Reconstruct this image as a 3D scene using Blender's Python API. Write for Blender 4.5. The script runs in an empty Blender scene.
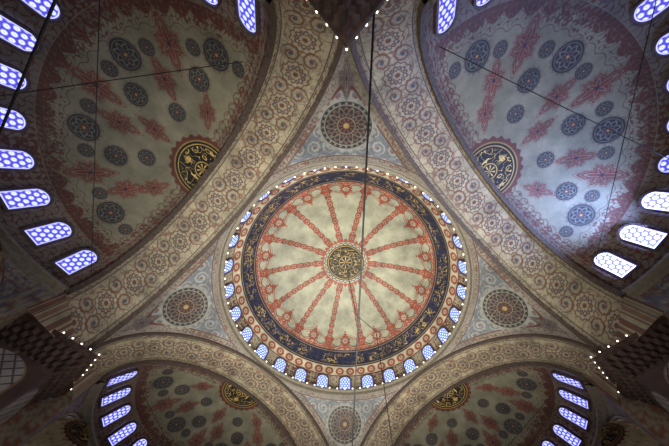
import bpy, math, numpy as np
from mathutils import Matrix, Vector
PI=math.pi
ZB=1.6
scene=bpy.context.scene
H=21.8; R=11.7; RISE=10.4      # main dome springing height above eye, radius, rise
A=11.6; HS=13.0; ARISE=8.3     # arch plane half side, springing, rise
D2=15.1; SR=10.2; SZ=14.8; SRISE=6.2   # semi-dome centre distance, radius, springing, rise

def S(r,g,b):
    c=np.array([r,g,b],float)/255
    return np.where(c<=.04045,c/12.92,((c+.055)/1.055)**2.4)
def sm(e0,e1,x):
    t=np.clip((x-e0)/(e1-e0),0,1); return t*t*(3-2*t)
def paint(C,m,col):
    m=np.clip(m,0,1)[...,None]
    C[...]=C*(1-m)+np.asarray(col)*m
def band(x,a,b,e=.02):
    return sm(a-e,a+e,x)*(1-sm(b-e,b+e,x))
def h2(i,j,s):
    v=np.sin(i*127.1+j*311.7+s*74.7)*43758.5453
    return v-np.floor(v)
def vn(x,y,s=0):
    i=np.floor(x);j=np.floor(y);fx=x-i;fy=y-j
    fx=fx*fx*(3-2*fx);fy=fy*fy*(3-2*fy)
    return (h2(i,j,s)*(1-fx)+h2(i+1,j,s)*fx)*(1-fy)+(h2(i,j+1,s)*(1-fx)+h2(i+1,j+1,s)*fx)*fy
def vines(x,y,k=1.0,w=.2,ph=0):
    f=np.sin(k*x+1.7*np.sin(k*y*1.13+ph))+np.sin(k*y*1.07+1.7*np.sin(k*x*.93+1+ph))
    return 1-sm(w,w+.25,np.abs(f))
def leaves(x,y,k=1.0,ph=0,th=1.25):
    f=np.sin(k*x+1.7*np.sin(k*y*1.13+ph))+np.sin(k*y*1.07+1.7*np.sin(k*x*.93+1+ph))
    return sm(th,th+.2,np.abs(f))
def spiral(dx,dy,Rr,sg=1):
    d=np.hypot(dx,dy)/Rr; th=sg*np.arctan2(dy,dx)
    v=((d*1.7-th/(2*PI))%1)-.5
    ln=(1-sm(.09,.20,np.abs(v)))*(1-sm(.95,1.02,d))
    lf=sm(.55,.8,np.cos(6*th+9*d))*band(np.abs(v),.1,.32,.04)*(d<.97)*.8
    return np.maximum(ln,lf)
def calli(x,y,s=3,w=1.0):
    a=vn(x*1.5,y*2.2,s)-.5; b=vn(x*2.6+9,y*3,s+5)-.5
    return np.maximum(1-sm(.025*w,.06*w,np.abs(a)),(1-sm(.02*w,.05*w,np.abs(b)))*.8)
TERR=S(150,74,54); TERD=S(92,48,38); TERM=S(116,78,62); CREAM=S(200,192,166); NAVY=S(26,36,70); GOLD=S(204,172,98)
GREY=S(168,166,146); BLK=S(14,14,16); BLUE=S(62,78,104); BGR=S(102,108,114)

def rosette(C,dx,dy,r,kind='blue'):
    d=np.hypot(dx,dy)/r
    k=d<1.35
    if not k.any(): return
    c=C[k]; d=d[k]; th=np.arctan2(dy[k],dx[k])
    if kind=='blue':
        paint(c,(1-sm(1.05,1.15,d+.07*np.cos(16*th)))*.7,TERD*.6+GREY*.2)
        paint(c,1-sm(.95,1.0,d),S(37,39,45))
        paint(c,band(d,.80,.85,.03),CREAM*.26)
        paint(c,1-sm(.03,.09,np.abs(d-(.58+.10*np.cos(8*th)))),CREAM*.26)
        paint(c,1-sm(.03,.08,np.abs(d-(.34+.06*np.cos(8*th+PI)))),S(78,80,80))
        paint(c,band(d,.12,.26,.04)*sm(.1,.4,np.cos(8*th)),TERR*.7)
        paint(c,1-sm(.08,.12,d),GOLD*.6)
    elif kind=='black':
        paint(c,1-sm(1.16,1.22,d+.04*np.cos(24*th)),TERD)
        paint(c,1-sm(1.02,1.05,d),GOLD*.5)
        paint(c,1-sm(.98,1.0,d),BLK)
        paint(c,band(d,.88,.91,.012),GOLD*.9)
        q=calli(dx[k]*1.7,dy[k]*1.7,7,.85)
        paint(c,q*(d<.82)*(d>.34),GOLD*1.1)
        paint(c,band(d,.27,.30,.012),GOLD)
        paint(c,sm(.2,.6,np.cos(8*th))*(d<.22),GOLD)
    elif kind=='pend':
        paint(c,(1-sm(1.1,1.2,d+.06*np.cos(20*th)))*.9,S(140,138,128))
        paint(c,1-sm(.99,1.03,d),S(34,35,42))
        paint(c,band(d,.84,.88,.015),CREAM*.45)
        paint(c,sm(.2,.5,np.cos(24*th))*band(d,.89,.97,.02),CREAM*.35)
        paint(c,(1-sm(.02,.08,np.abs(d-(.60+.16*np.cos(10*th)))))*.9,S(122,106,84))
        paint(c,(1-sm(.02,.08,np.abs(d-(.60-.16*np.cos(10*th)))))*.9,S(108,80,66))
        paint(c,band(d,.33,.37,.015),S(140,120,90))
        paint(c,sm(.0,.4,np.cos(10*th))*(d<.31),S(112,62,50))
        paint(c,1-sm(.10,.13,d),GOLD*.7)
    C[k]=c
def cart(C,dx,dy,rx,ry,col=None):
    col=S(112,54,42) if col is None else col
    x=dx/rx;y=dy/ry; d=np.hypot(x,y); k=d<1.6
    if not k.any(): return
    c=C[k];d=d[k];th=np.arctan2(y[k],x[k])
    b=.64+.46*np.abs(np.cos(th))**16+.08*np.cos(6*th)+.05*np.cos(18*th)
    q=d/b
    paint(c,(1-sm(.03,.08,np.abs(q-1.13)))*.5,col)
    paint(c,1-sm(.96,1.03,q),col)
    paint(c,band(q,.80,.86,.03)*.8,GREY*.5)
    paint(c,(1-sm(.04,.11,np.abs(q-(.45+.18*np.cos(6*th)))))*.85,GREY*.5)
    paint(c,1-sm(.1,.16,q),NAVY)
    C[k]=c

# ---------------- materials
def new_mat(n):
    m=bpy.data.materials.new(n); m.use_nodes=True; nt=m.node_tree; nt.nodes.clear()
    o=nt.nodes.new('ShaderNodeOutputMaterial'); return m,nt,o
def painted(n='painted_plaster',rough=.6,gain=1.0):
    m,nt,o=new_mat(n)
    b=nt.nodes.new('ShaderNodeBsdfPrincipled'); at=nt.nodes.new('ShaderNodeAttribute'); at.attribute_name='Col'
    tc=nt.nodes.new('ShaderNodeTexCoord'); nz=nt.nodes.new('ShaderNodeTexNoise'); nz.inputs['Scale'].default_value=.5; nz.inputs['Detail'].default_value=10; nz.inputs['Roughness'].default_value=.68
    cr=nt.nodes.new('ShaderNodeMapRange'); cr.inputs[1].default_value=.3; cr.inputs[2].default_value=.7; cr.inputs[3].default_value=.5*gain; cr.inputs[4].default_value=1.26*gain
    mx=nt.nodes.new('ShaderNodeVectorMath'); mx.operation='SCALE'
    nt.links.new(tc.outputs['Object'],nz.inputs['Vector']); nt.links.new(nz.outputs['Fac'],cr.inputs[0])
    nt.links.new(at.outputs['Color'],mx.inputs[0]); nt.links.new(cr.outputs[0],mx.inputs['Scale'])
    nt.links.new(mx.outputs[0],b.inputs['Base Color']); b.inputs['Roughness'].default_value=rough
    n2=nt.nodes.new('ShaderNodeTexNoise'); n2.inputs['Scale'].default_value=9; n2.inputs['Detail'].default_value=4
    bp=nt.nodes.new('ShaderNodeBump'); bp.inputs['Strength'].default_value=.15; bp.inputs['Distance'].default_value=.05
    nt.links.new(tc.outputs['Object'],n2.inputs['Vector']); nt.links.new(n2.outputs['Fac'],bp.inputs['Height']); nt.links.new(bp.outputs[0],b.inputs['Normal'])
    nt.links.new(b.outputs[0],o.inputs[0]); return m
def plain(n,col,rough=.6,var=.25,scale=3,metal=0):
    m,nt,o=new_mat(n)
    b=nt.nodes.new('ShaderNodeBsdfPrincipled'); tc=nt.nodes.new('ShaderNodeTexCoord'); nz=nt.nodes.new('ShaderNodeTexNoise'); nz.inputs['Scale'].default_value=scale; nz.inputs['Detail'].default_value=5
    cr=nt.nodes.new('ShaderNodeValToRGB'); cr.color_ramp.elements[0].position=.35; cr.color_ramp.elements[1].position=.65
    cr.color_ramp.elements[0].color=(*(np.array(col)*(1-var)),1); cr.color_ramp.elements[1].color=(*np.clip(np.array(col)*(1+var),0,1),1)
    nt.links.new(tc.outputs['Object'],nz.inputs['Vector']); nt.links.new(nz.outputs['Fac'],cr.inputs[0]); nt.links.new(cr.outputs[0],b.inputs['Base Color'])
    b.inputs['Roughness'].default_value=rough; b.inputs['Metallic'].default_value=metal
    nt.links.new(b.outputs[0],o.inputs[0]); return m
def glass(n,strength,tint=(1,1,1)):
    m,nt,o=new_mat(n)
    e=nt.nodes.new('ShaderNodeEmission'); at=nt.nodes.new('ShaderNodeAttribute'); at.attribute_name='Col'
    mx=nt.nodes.new('ShaderNodeVectorMath'); mx.operation='MULTIPLY'; mx.inputs[1].default_value=tint
    nt.links.new(at.outputs['Color'],mx.inputs[0]); nt.links.new(mx.outputs[0],e.inputs[0]); e.inputs[1].default_value=strength
    nt.links.new(e.outputs[0],o.inputs[0]); return m
def emis(n,col,st):
    m,nt,o=new_mat(n); e=nt.nodes.new('ShaderNodeEmission'); e.inputs[0].default_value=(*col,1); e.inputs[1].default_value=st
    nt.links.new(e.outputs[0],o.inputs[0])
    try: m.cycles.emission_sampling='NONE'
    except Exception: pass
    return m
M_P=painted(); M_PIER=painted('pier_marble',.55,1.0)
M_MUQ=plain('muqarnas_stone',S(66,48,42),.7,.45,4)
M_TRIM=plain('moulding_paint',S(76,64,56),.6,.35,6)
M_FRAME=plain('window_frame_plaster',S(80,66,66),.6,.3,8)
M_LEDGE=plain('ledge_stone',S(116,108,94),.6,.2,5)
M_CAB=plain('cable_rubber',(0.006,0.006,0.007),.6,.1)
M_G=glass('stained_glass',1.75); M_GB=glass('stained_glass_sunlit',9.0,(.78,.9,1.05)); M_GD=glass('stained_glass_drum',2.3,(.9,1.1,1))
M_L=emis('lamp_bulb',(1.0,.86,.70),3.5)

# ---------------- mesh helpers
def fastmesh(name,V,F,mats,smooth=True,C=None,mi=None):
    V=np.asarray(V,np.float32).reshape(-1,3); F=np.asarray(F,np.int32)
    me=bpy.data.meshes.new(name); n=len(F); k=F.shape[1]
    me.vertices.add(len(V)); me.vertices.foreach_set('co',V.ravel())
    me.loops.add(n*k); me.loops.foreach_set('vertex_index',F.ravel())
    me.polygons.add(n); me.polygons.foreach_set('loop_start',np.arange(0,n*k,k,dtype=np.int32))
    if mi is not None: me.polygons.foreach_set('material_index',np.asarray(mi,np.int32))
    me.polygons.foreach_set('use_smooth',np.full(n,smooth))
    me.update(calc_edges=True)
    for m in mats: me.materials.append(m)
    if C is not None:
        at=me.color_attributes.new(name='Col',type='FLOAT_COLOR',domain='POINT')
        c=np.ones((len(V),4),np.float32); c[:,:3]=np.clip(C.reshape(-1,3),0,1); at.data.foreach_set('color',c.ravel())
    me.validate(); return me
def gridF(nu,nv,off=0):
    i=np.arange(nu-1)[:,None]*nv+np.arange(nv-1)[None,:]
    return (np.stack([i,i+nv,i+nv+1,i+1],-1).reshape(-1,4)+off)
def obj(name,me,rot=0,loc=(0,0,0)):
    o=bpy.data.objects.new(name,me); scene.collection.objects.link(o)
    o.location=(loc[0],loc[1],loc[2]+ZB); o.rotation_euler=(0,0,rot); return o
def grid(name,P,C,mat,rots=(0,)):
    nu,nv=P.shape[:2]; me=fastmesh(name,P,gridF(nu,nv),[mat],True,C)
    return [obj(name,me,r) for r in rots]
ROT4=[math.radians(45+90*k) for k in range(4)]
ROTP=[math.radians(90*k) for k in range(4)]

# ---------------- main dome
NA=28
ph,a=np.meshgrid(np.linspace(0,2*PI,1401),np.linspace(0,PI/2,480),indexing='ij')
P=np.stack([R*np.cos(a)*np.cos(ph),R*np.cos(a)*np.sin(ph),H+RISE*np.sin(a)],-1)
ad=np.degrees(a); r=R*np.cos(a); C=np.empty(P.shape); C[...]=S(162,161,140)
x=ph*R; y=a*11
w=band(ad,-5,12.5,.3); paint(C,w,CREAM*.7); paint(C,w*vines(x,y,9,.35),TERD*1.2)
w=band(ad,12.5,18.6,.2); paint(C,w,CREAM)
wp2=(ph*NA*2/(2*PI))%1-.5; q=(ad-15.6)/3.0
paint(C,w*(1-sm(.8,1.0,np.hypot(wp2*2.3,q))),TERR); paint(C,w*(1-sm(.38,.5,np.hypot(wp2*2.3,q))),CREAM*.85)
paint(C,w*(1-sm(.12,.2,np.hypot(wp2*2.3,q))),TERD)
paint(C,band(ad,12.0,12.7,.15),TERD); paint(C,band(ad,18.2,18.8,.12),CREAM*.9)
w=band(ad,18.9,30.5,.2); paint(C,w,NAVY*.8)
paint(C,band(ad,21.5,28.0,.3)*calli(x*1.7,y*1.5,11,.95)*(.1+.9*sm(.25,.45,vn(x*1.1,y*1.1,4))),GOLD*.9)
paint(C,band(ad,19.8,20.2,.12),GOLD*.6); paint(C,band(ad,29.2,29.6,.12),GOLD*.6)
sc=np.abs(np.cos(ph*NA/2)); 
fr=32.0+3.0*sc**2
w=(ad>30.5)*(1-sm(-.3,.3,ad-fr)); paint(C,w,TERR); paint(C,w*vines(x,y,8,.15)*.8,CREAM*.8)
paint(C,(1-sm(.2,.5,np.abs(ad-fr-.8)))*(ad>30.5),TERD)
p14=((ph+PI/2)*14/(2*PI))%1-.5
dm=np.abs(p14)*2*PI/14*r
wid=.25+.05*np.cos(y*7)+.30*np.exp(-((ad-37)/2.2)**2)+.14*np.exp(-((ad-72)/2.)**2)
rg=band(ad,33,76,.4)
paint(C,(1-sm(-.03,.03,dm-wid-.05))*rg,TERD)
paint(C,(1-sm(-.03,.03,dm-wid))*rg,TERR)
ch=(y*1.0)%.8-.4
paint(C,(1-sm(.03,.08,np.abs(np.hypot(dm*1.3,ch)-.20)))*rg*.8,CREAM*.55)
paint(C,(1-sm(.05,.09,np.hypot(dm,ch)))*rg,NAVY)
q=0.5-np.abs(p14); dq=q*2*PI/14*r
lac=.10*np.cos(8*np.arctan2((ad-37)*PI/180*11,dq))
for (aa,rr_,cc) in [(37,.62,TERD),(37,.55,TERR),(37,.30,CREAM*.8),(37,.12,NAVY),(41.0,.22,TERR),(43.0,.12,TERR)]:
    dd=np.hypot(dq,(ad-aa)*PI/180*11)+(lac if aa==37 else 0); paint(C,1-sm(rr_-.03,rr_+.03,dd),cc)
bd=np.abs(ad-(40-5.5*(q*2)**2)); paint(C,(1-sm(.15,.5,bd))*(ad>31),TERR)
paint(C,(1-sm(.1,.3,np.abs(bd-1.2)))*(ad>37)*(ad<44)*.5,TERD)
rr=r; tt=ph
paint(C,1-sm(-.05,.05,rr-(3.15+.18*np.cos(28*tt))),TERR)
paint(C,(1-sm(-.05,.05,rr-2.85)),CREAM*.75); paint(C,(1-sm(.03,.09,np.abs(rr-(2.65+.1*np.cos(28*tt))))),NAVY)
paint(C,1-sm(-.04,.04,rr-2.45),BLK)
X=P[...,0];Y=P[...,1]
paint(C,band(rr,2.24,2.30,.02),GOLD*.9); paint(C,band(rr,1.0,2.08,.03)*calli(X*1.5,Y*1.5,21,.75),GOLD); paint(C,band(rr,.82,.88,.02),GOLD)
paint(C,(rr<.75)*sm(.3,.6,np.cos(8*tt)-rr*.4),GOLD)
grid('main_dome',P,C,M_P)

# ---------------- pendentives (spheroidal triangles)
u,v=np.meshgrid(np.linspace(-1,1,1101),np.linspace(0,1,320),indexing='ij')
t=np.radians(45)*np.sign(u)*np.abs(u)**1.9
be=np.radians(45)-np.abs(t); s=A*np.tan(be); zq=HS+ARISE*np.sqrt(np.clip(1-(s/A)**2,0,1))
zp=zq+(HS+ARISE+.001-zq)*v; qq=(zp-HS)/ARISE; rp=A*np.sqrt(np.clip(2-qq*qq,0,2))
P=np.stack([rp*np.cos(t),rp*np.sin(t),zp],-1)
zt_=np.linspace(0,1.01,400); rt_=A*np.sqrt(2-zt_**2); al_=np.concatenate([[0],np.cumsum(np.hypot(np.diff(rt_),ARISE*np.diff(zt_)))])
y=np.interp(qq,zt_,al_); yq=np.interp((zq-HS)/ARISE,zt_,al_); x=t*rp; xa=np.abs(x)
C=np.empty(P.shape); C[...]=BGR
paint(C,vines(xa,y,11,.10)*.5,S(60,66,78))
pt=1.15; row=np.floor(y/pt); cx=(((xa+ (row%2)*pt/2)/pt)%1-.5)*pt; cy=((y/pt)%1-.5)*pt
paint(C,spiral(cx,cy,.56,1)*.8,S(154,151,138)); paint(C,1-sm(.09,.14,np.hypot(cx,cy)),S(110,72,60))
paint(C,leaves(xa,y,5.2,0,1.75)*.6,S(96,70,62))
sl=np.abs(np.gradient(yq,axis=0)/np.maximum(np.abs(np.gradient(np.abs(x),axis=0)),1e-4)); d0=(y-yq)/np.sqrt(1+np.clip(sl,0,6)**2)
d1=(al_[-5]-y)
for dd,f in ((d0,1.),(d1,.9)):
    paint(C,band(dd,-1,.62*f,.02),S(122,118,108)); paint(C,band(dd,.14,.5*f,.02)*vines(x+y,x-y,7,.3),TERM*.8); paint(C,band(dd,.52*f,.60*f,.02),TERD*.8); paint(C,band(dd,-1,.10,.02),TERD)
ym=np.interp((19.5-HS)/ARISE,zt_,al_)
rosette(C,x,y-ym,1.7,'pend')
cart(C,y-(ym-3.2),x,1.0,.6,S(82,68,68))
grid('pendentive',P,C,M_P,ROTP)

# ---------------- great arch soffits
uu,ww=np.meshgrid(np.linspace(0,1,1401),np.linspace(0,1,170),indexing='ij')
an=PI*uu
yi=A*np.cos(an); zi=HS+ARISE*np.sin(an); yo=SR*np.cos(an); zo=SZ+SRISE*np.sin(an)
P=np.stack([A+(D2-A)*ww, yi+(yo-yi)*ww, zi+(zo-zi)*ww],-1)
arc=np.concatenate([[0],np.cumsum(np.hypot(np.diff(yi[:,0]),np.diff(zi[:,0])))])
arc-=arc[-1]/2; sx=arc[:,None]+0*ww; wy=ww*3.6
C=np.empty(P.shape); C[...]=S(164,153,126)
sa=np.abs(sx); wc=wy-1.8
paint(C,vines(sa,wc,6.8,.08,2)*.65,S(92,90,86)); paint(C,vines(sa,wc*1.0,3.4,.05)*.8,TERM)
ps2=((sa+1.2)%2.4)-1.2; wa=np.abs(wc)-.62
paint(C,(1-sm(.56,.62,np.hypot(ps2,wa)))*.5,S(140,136,118)); paint(C,spiral(ps2,wa,.6,1),TERM*.85); paint(C,1-sm(.10,.15,np.hypot(ps2,wa)),S(70,76,90))
ps=(sa%2.4)-1.2
dd=np.hypot(ps,wc*.95); th=np.arctan2(wc,ps)
paint(C,(1-sm(.80,.86,dd+.05*np.cos(12*th))),TERM*.75); paint(C,1-sm(.72,.77,dd+.05*np.cos(12*th)),S(160,150,124)); paint(C,1-sm(.04,.09,np.abs(dd-.46-.12*np.cos(6*th))),S(78,82,92)); paint(C,1-sm(.04,.09,np.abs(dd-.42+.12*np.cos(6*th))),TERM*.9); paint(C,1-sm(.13,.18,dd),TERM*.7)
e=np.minimum(wy,3.6-wy)
paint(C,band(e,-1,.50,.02),S(148,138,116)); paint(C,band(e,.14,.40,.02)*vines(sx,e*3,7,.35),TERM*.7); paint(C,band(e,.43,.49,.02),S(52,46,46)); paint(C,band(e,-1,.10,.02),TERD*.9)
P0=P[:1].copy(); P0[...,2]=HS-.3; P1=P[-1:].copy(); P1[...,2]=HS-.3
P=np.concatenate([P0,P,P1]); C=np.concatenate([C[:1],C,C[-1:]])
grid('great_arch',P,C,M_P,ROT4)
def tube(name,pts,rad,mat,rots=(0,),n=8,closed=False):
    pts=np.asarray(pts,float); T=np.gradient(pts,axis=0); T/=np.linalg.norm(T,axis=1)[:,None]
    up=np.tile([0.12,0.05,1.0],(len(pts),1)); up[np.abs(T[:,2])>.95]=[1,0.1,0]
    a1=np.cross(T,up); a1/=np.linalg.norm(a1,axis=1)[:,None]; a2=np.cross(T,a1)
    th=np.linspace(0,2*PI,n+1)
    V=pts[:,None]+rad*(np.cos(th)[None,:,None]*a1[:,None]+np.sin(th)[None,:,None]*a2[:,None])
    me=fastmesh(name,V,gridF(len(pts),n+1),[mat]); return [obj(name,me,q) for q in rots]
an=np.linspace(0,PI,160)
def ribbon(name,y,z,x0,x1,th,mat,rots):
    c=np.stack([y,z],-1); T=np.gradient(c,axis=0); T/=np.linalg.norm(T,axis=1)[:,None]; N=np.stack([-T[:,1],T[:,0]],-1)
    ring=[(x0,0),(x1,0),(x1,th),(x0,th),(x0,0)]
    V=np.stack([np.stack([np.full(len(y),q[0]),y+N[:,0]*q[1],z+N[:,1]*q[1]],-1) for q in ring],1)
    me=fastmesh(name,V,gridF(len(y),5),[mat],False); return [obj(name,me,q) for q in rots]
ribbon('trim_arch_inner',A*np.cos(an),HS+ARISE*np.sin(an),A-.12,A+.14,.14,M_TRIM,ROT4)
ribbon('trim_arch_outer',SR*np.cos(an),SZ+SRISE*np.sin(an),D2-.25,D2+.05,.22,M_TRIM,ROT4)

# ---------------- semi-domes
f,a=np.meshgrid(np.linspace(-PI/2,PI/2,1201),np.linspace(0,PI/2,540),indexing='ij')
r=SR*np.cos(a)
P=np.stack([D2+r*np.cos(f),r*np.sin(f),SZ+SRISE*np.sin(a)],-1)
ad=np.degrees(a); fd=np.degrees(f)
aa=np.linspace(0,PI/2,540); ds=np.hypot(np.gradient(SR*np.cos(aa)),np.gradient(SRISE*np.sin(aa))); arcl=np.cumsum(ds)-ds[0]
y=np.broadcast_to(arcl,a.shape); x=f*r
def arc_at(deg): return np.interp(math.radians(deg),aa,arcl)
C=np.empty(P.shape); C[...]=S(128,124,103)
w=1-sm(29.5,30,ad); paint(C,w,S(118,108,96)); paint(C,w*vines(f*10,y,8,.3),TERD)
fr=33+3*np.abs(np.cos(f*26))
w=(ad>30)*(1-sm(-.4,.4,ad-fr)); paint(C,w,TERD*.95); paint(C,w*vines(f*10,y,9,.15),S(130,118,98)*.6)
w=(ad>=fr-.3)*(1-sm(-.3,.3,ad-37.0-1.5*np.abs(np.cos(f*26)))); paint(C,w*vines(f*12,y,9,.28)*.9,TERD)
fr2=38.3+1.6*np.abs(np.cos(f*26))**3; paint(C,(1-sm(.10,.28,np.abs(ad-fr2)))*.8,TERD)
eb=P[...,0]-D2
paint(C,(1-sm(.6,.64,eb)),S(110,100,86)); paint(C,(1-sm(.54,.58,eb))*vines(y,eb*2,7,.4),TERD)
fr=.85+.2*np.abs(np.cos(y*4.4)); paint(C,(eb>.6)*(1-sm(-.02,.04,eb-fr))*vines(y,eb,8,.35)*.9,TERD); paint(C,(1-sm(.02,.06,np.abs(eb-fr-.06)))*.7,TERD)
rows=[(45,22.5,0,1.15,.80,0),(55.5,22.5,11.25,1.0,.66,1),(66.5,30,0,.9,.55,0)]
for (al,st,of,rc,rb,par) in rows:
    n=int(90/st)+1
    for i in range(-n,n+1):
        c=of+i*st
        if abs(c)>84: continue
        cf=math.radians(c); dx=(f-cf)*r; dy=y-arc_at(al)
        e0=SR*math.cos(math.radians(al))*math.cos(cf)
        if e0<1.3: continue
        if (i+par)%2==0: cart(C,dy,dx,rc,rc*.9)
        else: rosette(C,dx,dy,rb,'blue')
for i in range(-4,4):
    c=11.25+22.5*i; cf=math.radians(c); dx=(f-cf)*r; dy=y-arc_at(46)
    rosette(C,dx,dy+.1,.42,'blue')
rosette(C,P[...,0]-D2-.35,P[...,1],1.95,'black')
grid('semi_dome',P,C,M_P,ROT4)
def revolve(name,prof,cx,mat,rots,f0=-PI/2,f1=PI/2,n=160,flat=False):
    ff=np.linspace(f0,f1,n); pr=np.array(prof)
    V=np.stack([cx+pr[None,:,0]*np.cos(ff)[:,None],pr[None,:,0]*np.sin(ff)[:,None],np.broadcast_to(pr[None,:,1],(n,len(prof)))],-1)
    me=fastmesh(name,V,gridF(n,len(prof)),[mat],False); return [obj(name,me,q) for q in rots]
revolve('cornice_semi_dome',[(SR+.02,SZ-.5),(SR-.15,SZ-.4),(SR-.2,SZ-.2),(SR-.45,SZ-.1),(SR-.45,SZ+.08),(SR+.02,SZ+.1)],D2,M_LEDGE,ROT4)
revolve('cornice_dome_ring',[(R+.15,H-.62),(R-.15,H-.5),(R-.18,H-.15),(R-.42,H-.08),(R-.42,H+.12),(R,H+.15)],0,M_LEDGE,[0],0,2*PI,300)

# ---------------- apse wall with exedra openings (arch frame)
EXA=[-62,0,62]; EHW=23; EZ=10.3; ETOP=14.1; FL=-1.6
ff=np.linspace(-PI/2,PI/2,721); fd=np.degrees(ff)
zb=np.full(ff.shape,FL)
for c in EXA:
    q=(fd-c)/EHW; k=np.abs(q)<1; zb[k]=EZ+(ETOP-EZ)*np.sqrt(1-q[k]**2)
nv=60; vv=np.linspace(0,1,nv)
Z=zb[:,None]+(SZ-zb[:,None])*vv[None]; F_=ff[:,None]+0*Z
P=np.stack([D2+SR*np.cos(F_),SR*np.sin(F_),Z],-1)
C=np.empty(P.shape); C[...]=S(140,132,112); x=F_*SR; paint(C,vines(x,Z,5,.15),TERM); paint(C,vines(x,Z,9,.1,1)*.8,BLUE)
dz=Z-zb[:,None]; paint(C,(1-sm(.35,.4,dz))*(zb[:,None]>FL+1),TERD); paint(C,band(dz,.1,.28,.02)*(zb[:,None]>FL+1),CREAM*.7)
grid('wall_apse',P,C,M_P,ROT4)
ER=SR*math.sin(math.radians(EHW)); 
f,a=np.meshgrid(np.linspace(-PI/2,PI/2,241),np.linspace(0,PI/2,120),indexing='ij')
r=ER*np.cos(a); P=np.stack([r*np.cos(f)*1.05,r*np.sin(f),EZ+(ETOP-EZ)*np.sin(a)],-1)
C=np.empty(P.shape); C[...]=S(196,184,146); x=f*ER; y=a*3.5
paint(C,vines(np.abs(x),y,4,.08)*.8,TERR)
for i in range(-3,4):
    dx=(f-math.radians(26*i))*r
    if i%2: rosette(C,dx,y-2.2,.42,'blue')
    else: cart(C,y-2.2,dx,.6,.42)
paint(C,band(y,.0,.25,.02),TERD); rosette(C,P[...,0],P[...,1],1.3,'black')
meE=fastmesh('exedra_half_dome',P,gridF(241,120),[M_P],True,C)
fz,zz=np.meshgrid(np.linspace(-PI/2,PI/2,121),np.linspace(FL,EZ,100),indexing='ij')
P=np.stack([ER*np.cos(fz)*1.05,ER*np.sin(fz),zz],-1); C=np.empty(P.shape); C[...]=S(150,146,132); paint(C,vines(fz*ER,zz,6,.2),BLUE); paint(C,band(zz,EZ-.5,EZ,.03),TERD)
meW=fastmesh('wall_exedra',P,gridF(121,100),[M_P],True,C)
cc=SR*math.cos(math.radians(EHW))
def place_local(name,me,k,c,dist,z=0):
    rot=ROT4[k]; cr=math.radians(c); X=D2+dist*math.cos(cr); Y=dist*math.sin(cr)
    wx=X*math.cos(rot)-Y*math.sin(rot); wy=X*math.sin(rot)+Y*math.cos(rot)
    return obj(name,me,rot+cr,(wx,wy,z))
for k in range(4):
    for c in EXA:
        place_local('exedra_half_dome',meE,k,c,cc); place_local('wall_exedra',meW,k,c,cc)
for sg in (1,-1):
    yy,zz=np.meshgrid(np.linspace(SR,A+.6,20),np.linspace(FL,SZ,120),indexing='ij')
    P=np.stack([np.full(yy.shape,D2),yy*sg,zz],-1); C=np.empty(P.shape); C[...]=S(130,124,108); paint(C,vines(yy,zz,6,.3),TERM)
    grid('wall_return',P,C,M_P,ROT4)

# ---------------- piers with muqarnas capitals
PC=A+2.05; PH=2.0; NS=22
def square(off,N=NS,zig=0,phase=0):
    s=PH+off; pts=[]
    for k,(dx,dy) in enumerate([(1,0),(0,1),(-1,0),(0,-1)]):
        nx,ny=[(0,-1),(1,0),(0,1),(-1,0)][k]
        st=[(-s,-s),(s,-s),(s,s),(-s,s)][k]
        for i in range(N):
            q=i/N; d=0
            if i>0: d=-zig*((i+phase)%2)
            pts.append((PC+st[0]+dx*2*s*q+nx*d,PC+st[1]+dy*2*s*q+ny*d))
    pts.append(pts[0]); return np.array(pts)
NT=4*NS
sq=square(0)
idx=np.linspace(0,NT,481); sx=np.interp(idx,np.arange(NT+1),sq[:,0]); sy=np.interp(idx,np.arange(NT+1),sq[:,1])
zz=np.linspace(FL,11.6,440); nz_=len(zz); P=np.stack([np.broadcast_to(sx[:,None],(481,nz_)),np.broadcast_to(sy[:,None],(481,nz_)),np.broadcast_to(zz[None],(481,nz_))],-1)
xx=(idx/NS*4.0)[:,None]+0*zz[None]; Z=zz[None]+0*xx
C=np.empty(P.shape); C[...]=S(170,168,162)
l=np.minimum(np.abs(((xx+Z)%.6)-.3),np.abs(((xx-Z)%.6)-.3)); paint(C,1-sm(.03,.06,l),S(64,50,50))
fx=np.abs(xx%4-2); hz=(Z-11.6)%3.6
arch_=fx-1.4*np.sqrt(np.clip(1-((hz-2.2)/1.2)**2,0,1))*(hz>2.2)-1.4*(hz<=2.2)
paint(C,sm(.0,.03,arch_)*1.0,S(84,66,60)); paint(C,(1-sm(.03,.07,np.abs(arch_-.02))),S(150,120,90)); paint(C,band(hz,0,.25,.02),S(60,50,50))
meP=fastmesh('pier',P,gridF(481,nz_),[M_PIER],False,C)
rings=[]
zt=11.45; off=.03; tiers=4
for k in range(tiers):
    rings.append((off,zt,.20,k)); zt+=.27; rings.append((off+.07,zt,.16,k)); off+=.19; zt+=.06
rings.append((off,zt,0,0)); rings.append((off+.04,13.0,0,0)); rings.append((off-.3,13.02,0,0)); 
V=np.stack([np.concatenate([square(o_,NS,zg,ph_),np.full((NT+1,1),z_)],1) for (o_,z_,zg,ph_) in rings],1)
V=np.concatenate([V,np.broadcast_to(np.array([PC,PC,13.02]),(NT+1,1,3))],1)
meQ=fastmesh('muqarnas_capital',V,gridF(NT+1,len(rings)+1),[M_MUQ],False)
import bmesh
bm=bmesh.new(); bmesh.ops.create_icosphere(bm,subdivisions=1,radius=1); bm.verts.ensure_lookup_table()
IV=np.array([v.co[:] for v in bm.verts]); IF=np.array([[v.index for v in f.verts] for f in bm.faces]); bm.free()
def lamps(name,pts,rad=.085,mat=M_L):
    pts=np.asarray(pts); V=(pts[:,None]+IV[None]*rad); F=(IF[None]+(np.arange(len(pts))*len(IV))[:,None,None]).reshape(-1,3)
    return fastmesh(name,V,F,[mat])
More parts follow.
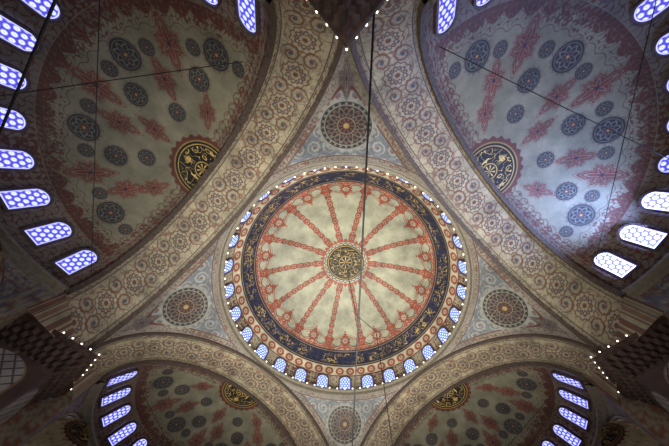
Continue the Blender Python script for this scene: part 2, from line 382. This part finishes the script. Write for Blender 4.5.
sqo=square(off+.02,10); meLL=lamps('string_lights_pier',np.concatenate([sqo[:-1],np.full((len(sqo)-1,1),13.12)],1),.055)
for q in ROT4:
    p=obj('pier',meP,q)
    for nm,me in (('muqarnas_capital',meQ),('string_lights',meLL)):
        c=bpy.data.objects.new(nm,me); scene.collection.objects.link(c); c.parent=p
th=np.linspace(0,2*PI,85)[:-1]
obj('string_lights',lamps('string_lights',np.stack([(R-.44)*np.cos(th),(R-.44)*np.sin(th),np.full(th.shape,H+.1)],-1),.085))

# ---------------- windows
def window_mesh(name,w,h,gm,fm,p=.30,b=.13):
    nu,nv=41,81
    u,v=np.meshgrid(np.linspace(-1,1,nu),np.linspace(0,1,nv),indexing='ij')
    x=u*w/2; top=h-w/2+np.sqrt(np.clip(1-u*u,0,1))*w/2; y=v*top
    row=np.round(y/(p*.866)); best=np.full(x.shape,9.)
    for dr in (-1,0,1):
        rw=row+dr; ox=(rw%2)*p/2; cx=np.round((x-ox)/p)*p+ox; best=np.minimum(best,np.hypot(x-cx,y-rw*p*.866))
    C=np.empty(x.shape+(3,)); C[...]=np.array([.06,.05,.46])
    paint(C,1-sm(.08*p/.3,.12*p/.3,best),np.array([.52,.58,1.0])); paint(C,(1-sm(.03,.05,best))*.6,np.array([.4,.28,.8]))
    ed=np.minimum(np.minimum(w/2-np.abs(x),y),top-y); paint(C,1-sm(.09,.12,ed),np.array([.14,.08,.50])); paint(C,band(ed,.04,.08,.01),np.array([.5,.55,1.0])); paint(C,1-sm(.02,.035,ed),np.array([.02,.02,.12]))
    V=np.stack([x,y,0*x+.03],-1).reshape(-1,3); F=gridF(nu,nv); n0=len(V)
    th=np.linspace(0,PI,25)
    inn=[(w/2,0)]+[(w/2*math.cos(q),h-w/2+w/2*math.sin(q)) for q in th]+[(-w/2,0)]
    o=w/2+b
    out=[(o,-b)]+[(o*math.cos(q),h-w/2+o*math.sin(q)) for q in th]+[(-o,-b)]
    inn.append(inn[0]); out.append(out[0]); inn=np.array(inn); out=np.array(out)
    def Z(p,z): return np.concatenate([p,np.full((len(p),1),z)],1)
    FV=np.stack([Z(inn,.0),Z(inn,.12),Z(out,.12),Z(out,-.15)],1)
    F2=gridF(len(inn),4,n0)
    V=np.concatenate([V,FV.reshape(-1,3)]); CC=np.concatenate([C.reshape(-1,3),np.full((len(FV)*4,3),.5)])
    F=np.concatenate([F,F2]); mi=np.concatenate([np.zeros(len(F)-len(F2)),np.ones(len(F2))])
    return fastmesh(name,V,F,[gm,fm],False,CC,mi)
WD=window_mesh('window_drum',1.2,1.7,M_GD,M_FRAME)
WS=window_mesh('window_semi',1.08,2.0,M_G,M_FRAME,.34)
WB=window_mesh('window_sunlit',1.08,2.0,M_GB,M_FRAME,.34)
WE=window_mesh('window_small',.8,1.4,M_G,M_FRAME)
wn=[0]
def place_win(me,p1,p2,out,off=.1):
    p1=Vector(p1);p2=Vector(p2); b=(p2-p1).normalized(); n=-Vector(out); n=(n-b*n.dot(b)).normalized(); t=b.cross(n)
    wn[0]+=1; o=bpy.data.objects.new('window_%d'%wn[0],me); scene.collection.objects.link(o)
    q=p1+n*off+Vector((0,0,ZB))
    o.matrix_world=Matrix(((t.x,b.x,n.x,q.x),(t.y,b.y,n.y,q.y),(t.z,b.z,n.z,q.z),(0,0,0,1)))
for i in range(28):
    p=2*PI*i/28+PI/2
    def sp(a): a=math.radians(a); return (R*math.cos(a)*math.cos(p),R*math.cos(a)*math.sin(p),H+RISE*math.sin(a))
    place_win(WD,sp(1.6),sp(11.5),(math.cos(p),math.sin(p),0))
for k in range(4):
    q=ROT4[k]; cx,cy=D2*math.cos(q),D2*math.sin(q)
    for i in range(13):
        c=math.radians(-82+i*164/12); p=q+c
        def sp(a): a=math.radians(a); return (cx+SR*math.cos(a)*math.cos(p),cy+SR*math.cos(a)*math.sin(p),SZ+SRISE*math.sin(a))
        place_win(WB if (k==3 and i in(10,11,12)) else WS,sp(9.5),sp(28.5),(math.cos(p),math.sin(p),0),.14)
    for c in EXA:
        cr=q+math.radians(c); ex,ey=cx+cc*math.cos(cr),cy+cc*math.sin(cr)
        for g in (-50,0,50):
            p=cr+math.radians(g)
            place_win(WE,(ex+ER*math.cos(p)*.99,ey+ER*math.sin(p)*.99,EZ-2.0),(ex+ER*math.cos(p)*.99,ey+ER*math.sin(p)*.99,EZ-.5),(math.cos(p),math.sin(p),0),.12)

# ---------------- floor
n=60; u,v=np.meshgrid(np.linspace(-32,32,n),np.linspace(-32,32,n),indexing='ij')
meF=fastmesh('floor',np.stack([u,v,0*u+FL],-1),gridF(n,n),[plain('red_carpet',S(110,50,44),.9,.4,2)]); obj('floor',meF)

# ---------------- cables
def cable(name,pts,rad,rots=(0,)):
    out=[]
    for a_,b_ in zip(pts[:-1],pts[1:]):
        for s_ in np.linspace(0,1,12)[:-1]: out.append(np.array(a_)*(1-s_)+np.array(b_)*s_)
    out.append(np.array(pts[-1],float)); tube(name,out,rad,M_CAB,rots)
cable('suspension_cable',[(1.0,-16.0,12.2),(.3,16.0,12.0)],.045)
cable('suspension_cable',[(-7.5,-19.4,12.0),(-19.2,-7.0,12.0)],.045)
cable('suspension_cable',[(9.3,-19.0,12.0),(19.6,-8.2,12.0)],.035)
cable('chandelier_cable',[(0,0,H+RISE-.05),(1.07,2.1,22),(3.1,4.0,22),(3.75,9.2,14),(4.13,12.2,9.3)],.04)
cable('tie_wire',[(D2-.5,-8.4,15.2),(D2+6.5,6.5,15.4)],.02,ROT4)
cable('tie_wire',[(D2-.5,7.5,15.2),(D2+8.3,-3.5,15.4)],.02,ROT4)

# ---------------- lights
def area(name,loc,tgt,size,power,col,spread=180):
    l=bpy.data.lights.new(name,'AREA'); l.shape='DISK'; l.size=size; l.energy=power; l.color=col; l.spread=math.radians(spread)
    o=bpy.data.objects.new(name,l); scene.collection.objects.link(o); o.location=(loc[0],loc[1],loc[2]+ZB)
    o.rotation_euler=(Vector(tgt)-Vector(loc)).to_track_quat('-Z','Y').to_euler(); return o
area('hall_fill_glow',(0,0,1),(0,0,20),14,5000,(1,.97,.86),105)  # added unseen fill disc facing up, standing in for the hall's chandeliers
area('hall_fill_soft',(0,0,1.2),(0,0,20),16,1000,(1,.94,.82))  # second added fill disc with wider spread, no fixture behind it
area('semi_dome_blue_fill',(18.9,-7.6,15.8),(13,-10.5,20.5),2.2,1200,(.30,.45,1),120)  # added blue lamp inside the windows, imitating the bluish haze around them
wd=bpy.data.worlds.new('world'); scene.world=wd; wd.use_nodes=True; wd.node_tree.nodes['Background'].inputs[0].default_value=(.5,.55,.65,1); wd.node_tree.nodes['Background'].inputs[1].default_value=.15

# ---------------- camera
cam=bpy.data.cameras.new('camera'); co=bpy.data.objects.new('camera',cam); scene.collection.objects.link(co)
th=math.radians(20.5); s,c=math.sin(th),math.cos(th)
co.matrix_world=Matrix(((1,0,0,0),(0,-c,-s,-10.29),(0,s,-c,ZB),(0,0,0,1)))@Matrix.Rotation(math.radians(.3),4,'Z')
cam.sensor_width=36; cam.lens=255/669*36; cam.shift_x=-11/669; cam.shift_y=52/669; cam.clip_end=200; cam.clip_start=.05
scene.camera=co
scene.view_settings.view_transform='Standard'
